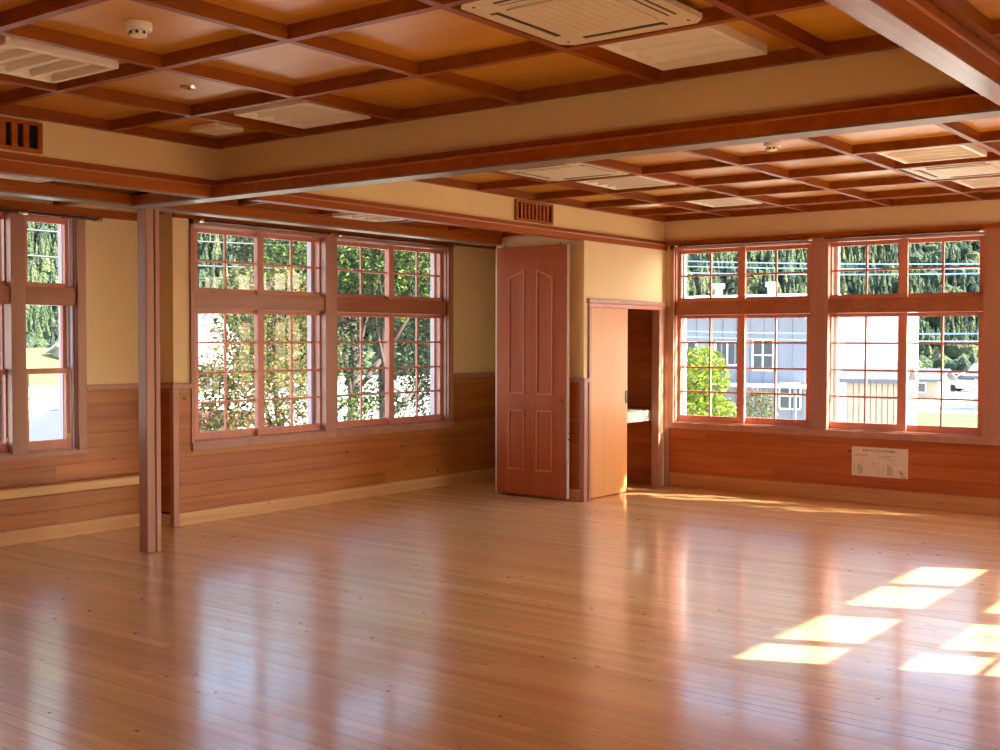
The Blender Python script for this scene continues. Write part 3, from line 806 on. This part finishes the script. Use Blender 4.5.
detector(7.47, 3.36, PF, 1.0, 'round cream smoke detector peeking below the header on the far ceiling')
sp = empty('sprinkler_head', (4.05, 5.2, PN), 'small flush metal sprinkler on the near ceiling between lights', 'sprinkler')
MB().lathe(4.05, 5.2, [(.045, PN), (.042, PN-.006), (.018, PN-.008)]).build('rosette', M['chrome'], sp)
MB().lathe(4.05, 5.2, [(.010, PN-.006), (.010, PN-.018), (.018, PN-.02), (.018, PN-.023)], 12).build('nozzle', M['brass'], sp)
def vent_grille(x0, x1, y, z0, z1, n, label):
    o = empty('vent_grille', ((x0+x1)/2, y, z0), label, 'vent', 'brown slotted vents in the fascia')
    MB().box(x0, x1, y-.004, y+.0005, z0, z1).build('backing', M['dark_box'], o)
    b = .03
    MB().cbox(x0, x1, y-.028, y-.004, z0, z0+.022, .003).cbox(x0, x1, y-.028, y-.004, z1-.022, z1, .003).cbox(x0, x0+b, y-.028, y-.004, z0+.022, z1-.022, .003).cbox(x1-b, x1, y-.028, y-.004, z0+.022, z1-.022, .003).build('frame', M['crown'], o)
    w = (x1-x0-2*b)/n
    for i in range(1, n):
        xx = x0+b+i*w
        piece('slat', M['crown'], o, xx-w*.25, xx+w*.25, y-.022, y-.004, z0+.022, z1-.022)
vent_grille(3.28, 3.93, 6.44, 2.70, 2.882, 8, 'brown slotted vent grille in the near fascia at the picture edge')
vent_grille(8.511, 9.097, 6.31, 2.676, 2.864, 9, 'brown slotted vent grille in the far fascia above the folding leaf')

# ------------------------------------------------------------------ outdoors
GZ = -2.6
g = MB().add([(-60, -60, GZ), (340, -60, GZ), (340, 340, GZ), (-60, 340, GZ)], [(0, 1, 2, 3)]).build('ground', M['ground'])
setp(g, 'pale bright gravel ground around the building', 'ground', kind='structure')
f = MB().box(57, 68, -12, 26, GZ, GZ+.06).box(50, 57, -12, 16.5, GZ, GZ+.06).box(104, 150, -12, 60, GZ, GZ+.06).build('field', M['field'])
setp(f, 'mown green field seen through the far window at its right', 'field', kind='structure')
f = MB().add([(30, 93, GZ+.02), (110, 93, GZ+.02), (110, 112, GZ+3.2), (30, 112, GZ+3.2)], [(0, 1, 2, 3)]).build('field_bank', M['grassband'])
setp(f, 'dry grass bank at the foot of the wooded hill behind the recess window', 'field', kind='structure')
f = MB().box(96, 100, -20, 44, GZ, GZ+.05).build('road', M['road'])
setp(f, 'grey road beyond the green field', 'road', kind='structure')
# wooded hills all round the two window sides
def hz(r, th):
    n = noise.noise(Vector((math.cos(th)*r*.008, math.sin(th)*r*.008, 3.1)))
    n2 = noise.noise(Vector((math.cos(th)*r*.03, math.sin(th)*r*.03, 1.7)))
    foot = 26*math.sin(th*5.0+.6)
    k = max(0.0, min(1.0, (r-150-foot)/260.0))
    return GZ - .6 + 105*(k*k*(3-2*k))*(1+.35*n) + k*11*n2 + (5.0*k if k > 0 else 0)
mb = MB()
NR, NT = 48, 110
ths = [math.radians(-22+140*j/(NT-1)) for j in range(NT)]
rs = [110+330*i/(NR-1) for i in range(NR)]
mb.add([(r*math.cos(t), r*math.sin(t), hz(r, t)) for r in rs for t in ths],
       [(i*NT+j, i*NT+j+1, (i+1)*NT+j+1, (i+1)*NT+j) for i in range(NR-1) for j in range(NT-1)])
h = mb.build('hill', M['hill'], smooth=True)
setp(h, 'steep wooded hillside rising behind the houses and trees', 'hill', kind='structure')
def conifer(mb, x, y, z, hgt, n=7):
    r = hgt*.20
    vs, fs = [], []
    tiers = 3
    for t_ in range(tiers):
        zz = .05+.78*t_/tiers; rr = 1-.75*t_/tiers; tip = min(1.0, zz+.42)
        b = len(vs); a0 = random.random()*6
        for k in range(n):
            a = a0+2*math.pi*k/n
            q = rr*r*random.uniform(.6, 1.25)
            vs.append((x+q*math.cos(a), y+q*math.sin(a), z+hgt*(zz+random.uniform(-.05, .05))))
        vs.append((x, y, z+hgt*(tip if t_ < tiers-1 else 1.0)))
        fs += [(b+k, b+(k+1) % n, b+n) for k in range(n)]
        if t_: fs.append((b-1, b, b+n))
    mb.add(vs, fs)
ICO = bmesh.new(); bmesh.ops.create_icosphere(ICO, subdivisions=1, radius=1)
ICO_V = [v.co.copy() for v in ICO.verts]; ICO_F = [tuple(v.index for v in q.verts) for q in ICO.faces]; ICO.free()
def roundtree(mb, x, y, z, hgt):
    s = Vector((x, y, z)); w = hgt*random.uniform(.34, .5); o_ = Vector((x, y, 0))
    vs = []
    for v in ICO_V:
        k = 1+.45*noise.noise(v*2.3+o_)+random.uniform(-.12, .12)
        vs.append(tuple(s+Vector((v.x*w*k, v.y*w*k, hgt*.5+v.z*hgt*.5*k))))
    mb.add(vs, ICO_F)
fo = MB()
for i in range(17000):
    th = math.radians(random.uniform(8, 66)); r = 150+170*random.random()**1.15
    zz = hz(r, th)
    if zz < GZ+.8: continue
    x, y = r*math.cos(th), r*math.sin(th)
    cl = noise.noise(Vector((x*.02, y*.02, 9)))
    if cl < -.55: continue
    if random.random() < .12 or (cl < -.2 and random.random() < .5): roundtree(fo, x, y, zz-.5, random.uniform(2.2, 4.2))
    else: conifer(fo, x, y, zz-.3, random.uniform(3.0, 6.2), 6)
for i in range(900):       # pale thicket along the foot of the hill
    th = math.radians(random.uniform(7, 68)); r = 133+14*random.random()
    roundtree(fo, r*math.cos(th), r*math.sin(th), GZ-.3, random.uniform(1.4, 3.0))
o = fo.build('hill_forest', M['forest'], kind='stuff'); setp(o, 'mixed green forest covering the hillside', 'forest', kind='stuff')

def tree(name, label, base, trunk_top, blobs, mat, nleaf, leaf, lean=(0, 0), tr=.12, cat='tree', branches=7, group=None, seed=1):
    rnd = random.Random(seed)
    t = empty(name, base, label, cat, group)
    bx, by, bz = base
    top = Vector((bx+lean[0], by+lean[1], trunk_top))
    pts = [Vector(base).lerp(top, k/5) + Vector((rnd.uniform(-.06, .06), rnd.uniform(-.06, .06), 0))*(0 if k == 0 else 1) for k in range(6)]
    MB().tube(pts, [tr*(1-.13*k) for k in range(6)], 8).build('trunk', M['bark'], t, smooth=True)
    for i in range(branches):
        c = blobs[i % len(blobs)]
        p = pts[2+i % 4]
        q = Vector(c[:3]) + Vector((rnd.uniform(-.4, .4), rnd.uniform(-.4, .4), rnd.uniform(-.2, .3)))
        mid = p.lerp(q, .5) + Vector((rnd.uniform(-.2, .2), rnd.uniform(-.2, .2), -.15))
        MB().tube([p, mid, q], [tr*.4, tr*.26, tr*.1], 6).build('branch', M['bark'], t, smooth=True)
    mbs = {}
    tot = sum(b[3]*b[4] for b in blobs)
    for b in blobs:
        mb = mbs.setdefault(b[5] if len(b) > 5 else mat, MB())
        for _ in range(int(nleaf*b[3]*b[4]/tot)):
            while True:
                v = Vector((rnd.uniform(-1, 1), rnd.uniform(-1, 1), rnd.uniform(-1, 1)))
                if v.length < 1 and rnd.random() < .25+v.length: break
            p = Vector((b[0]+v.x*b[3], b[1]+v.y*b[3], b[2]+v.z*b[4]))
            a = Vector((rnd.gauss(0, 1), rnd.gauss(0, 1), rnd.gauss(0, .7))).normalized()
            c = a.orthogonal().normalized(); c = (c*math.cos(5*p.x)+a.cross(c)*math.sin(5*p.x))
            s = leaf*rnd.uniform(.6, 1.25)
            mb.add([tuple(p-a*s), tuple(p+c*s*.42), tuple(p+a*s), tuple(p-c*s*.42)], [(0, 1, 2, 3)])
    for m_, mb in mbs.items(): mb.build('foliage', m_, t, kind='stuff')
    return t
tree('autumn_tree', 'thin tree with yellowing autumn leaves outside the tree-view window nearer the post', (12.9, 14.0, GZ), 2.6,
     [(12.4, 14, 1.9, 1.0, .9), (13.1, 14.2, 1.3, .85, .9), (11.6, 13.8, 1.1, .7, .5), (11.3, 14.0, .25, .6, .45), (12.3, 13.8, .8, .9, .5), (13.0, 14.0, .15, .7, .35), (11.9, 14.3, .2, .5, .3), (11.2, 13.9, .9, .5, .4)],
     M['leaf_autumn'], 15000, .042, (-.4, 0), .07, seed=3, branches=9)
tree('evergreen_tree', 'dense evergreen with bright upper leaves outside the tree-view window nearer the folding leaf', (17.3, 16.0, GZ), 3.8,
     [(16.4, 15.6, 3.0, .9, .7), (18.0, 15.7, 3.0, 1.0, .8), (17.3, 15.4, 3.9, 1.2, .8), (15.3, 16.2, 3.3, .9, .7), (16.9, 15.5, 2.2, .35, .35),
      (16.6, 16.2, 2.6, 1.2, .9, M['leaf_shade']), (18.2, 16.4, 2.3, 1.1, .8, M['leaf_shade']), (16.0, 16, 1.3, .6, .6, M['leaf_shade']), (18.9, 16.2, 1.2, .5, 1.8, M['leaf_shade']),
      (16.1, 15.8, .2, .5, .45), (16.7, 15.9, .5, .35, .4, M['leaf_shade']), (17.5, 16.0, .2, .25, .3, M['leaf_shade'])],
     M['leaf_green'], 22000, .050, (-.1, 0), .16, seed=5, branches=10)
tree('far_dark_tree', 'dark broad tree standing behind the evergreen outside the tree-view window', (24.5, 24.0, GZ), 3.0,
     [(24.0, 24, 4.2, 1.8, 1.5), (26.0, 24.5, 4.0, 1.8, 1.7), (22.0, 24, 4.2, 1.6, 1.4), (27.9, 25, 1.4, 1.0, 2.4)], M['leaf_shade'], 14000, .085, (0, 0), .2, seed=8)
tree('bright_shrub', 'bright yellow-green shrub outside the far window, closet end', (18.2, 9.35, GZ), .4,
     [(18.2, 9.45, .95, .5, .55), (18.1, 9.25, .2, .55, .5), (18.3, 9.6, -.5, .6, .6), (18.0, 9.05, -.6, .5, .6)], M['leaf_shrub'], 10000, .048, (0, 0), .05, 'shrub', 4, seed=11)
tree('dull_bush', 'low dull green bush outside the far window beside the grey building', (20.6, 9.45, GZ), -.2,
     [(20.6, 9.45, .25, .34, .42), (20.7, 9.2, -.4, .4, .5)], M['leaf_bush'], 2600, .038, (0, 0), .04, 'bush', 3, seed=13)

def gable_house(name, label, x0, x1, y0, y1, zt, zr, wall, roofm, ridge='y', over=.35, group=None, cat='house', rz=0.0):
    o = empty(name, ((x0+x1)/2, (y0+y1)/2, GZ), label, cat, group)
    c_, s_ = math.cos(rz), math.sin(rz)
    fm = lambda a, b, c: (x0+(a-x0)*c_-(b-y0)*s_, y0+(a-x0)*s_+(b-y0)*c_, c)
    MB(fm).box(x0, x1, y0, y1, GZ, zt).build('wall', wall, o)
    t = .14
    if ridge == 'y':
        xm = (x0+x1)/2
        MB(fm).prism([(x0-over, zt-.05), (xm, zr), (x1+over, zt-.05), (x1+over, zt-.05+t), (xm, zr+t), (x0-over, zt-.05+t)], 'y', y0-over, y1+over).build('roof', roofm, o)
        MB(fm).prism([(x0, zt), (x1, zt), (xm, zr)], 'y', y0, y1).build('gable', wall, o)
    else:
        ym = (y0+y1)/2
        MB(fm).prism([(y0-over, zt-.05), (ym, zr), (y1+over, zt-.05), (y1+over, zt-.05+t), (ym, zr+t), (y0-over, zt-.05+t)], 'x', x0-over, x1+over).build('roof', roofm, o)
        MB(fm).prism([(y0, zt), (y1, zt), (ym, zr)], 'x', x0, x1).build('gable', wall, o)
    return o
def facade_window(o, fx, y0, y1, z0, z1, nx=2, nz=1, side='x'):
    """window on a wall that faces the hall: frame, panes"""
    wf = MB()
    b = .06
    if side == 'x':
        bx = lambda a, c, d, e: wf.box(fx-.05, fx+.01, a, c, d, e)
        pn_ = lambda a, c, d, e: piece('pane', M['win_dark'], wo, fx-.025, fx-.005, a, c, d, e)
    else:
        bx = lambda a, c, d, e: wf.box(a, c, fx-.05, fx+.01, d, e)
        pn_ = lambda a, c, d, e: piece('pane', M['win_dark'], wo, a, c, fx-.025, fx-.005, d, e)
    bx(y0, y1, z0-b, z0); bx(y0, y1, z1, z1+b)
    for k in range(nx+1):
        yy = y0+(y1-y0)*k/nx; bx(yy-b/2, yy+b/2, z0, z1)
    for k in range(1, nz):
        zz = z0+(z1-z0)*k/nz; bx(y0, y1, zz-b/2, zz+b/2)
    wo = wf.build('window', M['win_frame'], o)
    for k in range(nx):
        pn_(y0+(y1-y0)*k/nx+b/2, y0+(y1-y0)*(k+1)/nx-b/2, z0, z1)
# grey building behind the shrub
gb = gable_house('grey_building', 'grey metal-sided building with pale roof behind the bright shrub', 45, 49.5, 18.75, 27.5, 2.85, 3.4, M['grey_wall'], M['white_roof'], 'y', .5, cat='building')
for yy in [18.7+.62*k for k in range(15)]:
    piece('siding_rib', M['grey_wall'], gb, 44.96, 45.0, yy-.03, yy+.03, GZ, 2.45)
facade_window(gb, 45, 21.6, 22.7, .55, 1.45, 2); facade_window(gb, 45, 20.1, 21.0, .35, 1.55, 2, 2); facade_window(gb, 45, 18.9, 19.8, -1.2, -.2, 2, 2)
facade_window(gb, 45, 23.6, 24.5, .55, 1.45, 2)
MB().box(44.2, 45, 18.4, 24.8, -.35, -.22).build('lean_to_roof', M['white_roof'], gb)
for yy in (18.8, 20.6, 22.4, 24.2):
    piece('lean_to_post', M['grey_wall'], gb, 44.25, 44.35, yy, yy+.1, GZ, -.35)
for yy in (21.1, 23.6):
    v = MB().tube([(47, yy, 3.0), (47, yy, 3.85)], .16, 10).tube([(47, yy, 3.85), (47, yy, 4.05)], .26, 10).build('roof_vent', M['white_roof'], gb)
# white house, sunlit
wh = gable_house('white_house', 'bright white two-storey house behind the low wooden shed', 52, 56, 17.3, 20.3, 3.05, 3.5, M['white_wall'], M['white_roof'], 'y', .3, rz=.10)
facade_window(wh, 52, 19.05, 19.6, 1.0, 1.5, 2); facade_window(wh, 52, 17.6, 18.1, .95, 1.5, 2); facade_window(wh, 52, 18.9, 19.7, -.9, .3, 2)
for yy in (17.2, 18.4, 19.9):
    piece('downpipe', M['win_frame'], wh, 51.93, 52, yy, yy+.07, GZ, 3.15)
# wooden shed in front of it
sd = gable_house('wooden_shed', 'low weathered wooden shed with grey roof in front of the white house', 40, 43.0, 13.25, 15.0, .15, .7, M['barn'], M['barn_roof'], 'y', .25, cat='shed', rz=.22)
c_, s_ = math.cos(.22), math.sin(.22)
fm_sd = lambda a, b, c: (40+(a-40)*c_-(b-13.25)*s_, 13.25+(a-40)*s_+(b-13.25)*c_, c)
for k in range(9):
    MB(fm_sd).box(39.95, 40, 13.27+k*.19, 13.43+k*.19, GZ, .12).build('plank', M['barn'], sd)
# houses beyond the field
bh = gable_house('blue_house', 'small pale blue house with grey roof beyond the green field', 72.5, 76, 14.5, 19.6, -.65, .05, M['blue_wall'], M['barn_roof'], 'y', .5)
facade_window(bh, 72.5, 18.4, 19.2, -1.5, -.8, 2)
ob = gable_house('long_barn', 'long low barn with pale roof across the field road', 84, 87, 25.2, 31, -1.3, -.6, M['barn'], M['barn_roof'], 'y', .4, cat='barn')
facade_window(ob, 84, 26, 27.5, -2.1, -1.5, 2)
hh = gable_house('hill_house', 'small white-roofed hut at the foot of the hill seen through the recess window', 66.6, 69.0, 104.5, 107.5, .1, .9, M['barn'], M['white_roof'], 'x', .5, cat='hut')
facade_window(hh, 104.5, 67.4, 68.4, -1.2, -.4, 2, 1, 'y')
wb2 = gable_house('white_roofed_house', 'white house with pale roof partly hidden by the autumn tree', 31.2, 33.4, 40, 43.4, 1.1, 2.5, M['white_wall'], M['white_roof'], 'y', .4)
facade_window(wb2, 40, 31.6, 32.8, -.6, .4, 2, 1, 'y')
rr = gable_house('red_roofed_shed', 'small shed with dark red roof low outside the tree-view window', 17.2, 19.4, 21.5, 24, -.95, -.25, M['white_wall'], M['red_roof'], 'y', .3, cat='shed')
facade_window(rr, 21.5, 17.9, 18.6, -1.9, -1.3, 2, 1, 'y')
gs = gable_house('grey_roofed_shed', 'grey shed with dark roof edge low outside the recess window', 15.6, 18.4, 25, 27, -1.0, -.35, M['grey_wall'], M['barn_roof'], 'y', .35, cat='shed')
facade_window(gs, 25, 16.3, 17.3, -2.0, -1.3, 2, 1, 'y')
def car(x, y, rz, label):
    c = empty('parked_car', (x, y, GZ), label, 'car', 'white cars parked by the field road')
    R = Matrix.Translation((x, y, GZ)) @ Matrix.Rotation(rz, 4, 'Z')
    fm = lambda a, b, d: tuple(R @ Vector((a, b, d)))
    MB(fm).prism([(-2.0, .3), (2.0, .3), (2.05, .75), (1.3, .95), (.7, 1.42), (-1.2, 1.45), (-1.95, .95)], 'y', -.8, .8).build('body', M['car'], c)
    MB(fm).prism([(1.15, .98), (.66, 1.36), (-1.12, 1.38), (-1.6, .98)], 'y', -.82, .82).build('side_windows', M['win_dark'], c)
    for a in (-1.25, 1.25):
        for b in (-.82, .66):
            MB(fm).tube([(a, b, .31), (a, b+.16, .31)], .31, 12).build('wheel', M['rubber'], c)
car(101.5, 29.0, 1.2, 'white car parked beyond the green field, nearer the white house')
car(97.6, 26.6, 1.5, 'white car standing on the far field road near the long barn')
def wire(a, b, sag, r, mat, label):
    a, b = Vector(a), Vector(b)
    pts = [a.lerp(b, k/16) - Vector((0, 0, sag*4*(k/16)*(1-k/16))) for k in range(17)]
    o = MB().tube(pts, r, 5).build('utility_wire', mat, smooth=True)
    return setp(o, label, 'wire', 'overhead utility wires')
for k, (z0, z1) in enumerate(((4.55, 3.55), (4.35, 3.45), (4.10, 3.35), (2.10, 1.85), (1.95, 1.62))):
    wire((33, 24, z0), (33, 4, z1), .2, .017, M['wire_white'], ('topmost', 'second from top', 'third from top', 'fourth from top', 'lowest')[k] + ' of five pale cables across the view of the far window')
for k, (z0, z1) in enumerate(((3.6, 4.0), (3.2, 3.45))):
    wire((6, 19, z0), (24, 18, z1), .3, .018, M['wire'], ('upper', 'lower')[k] + ' of two dark wires behind the autumn tree')
for k, z in enumerate((1.05, .75, .5, .25)):
    wire((2, 22, z-.1), (21, 21.2, z+.05), .1, .012, M['wire'], ('topmost', 'second from top', 'third from top', 'lowest')[k] + ' of four thin wires seen through the recess window')
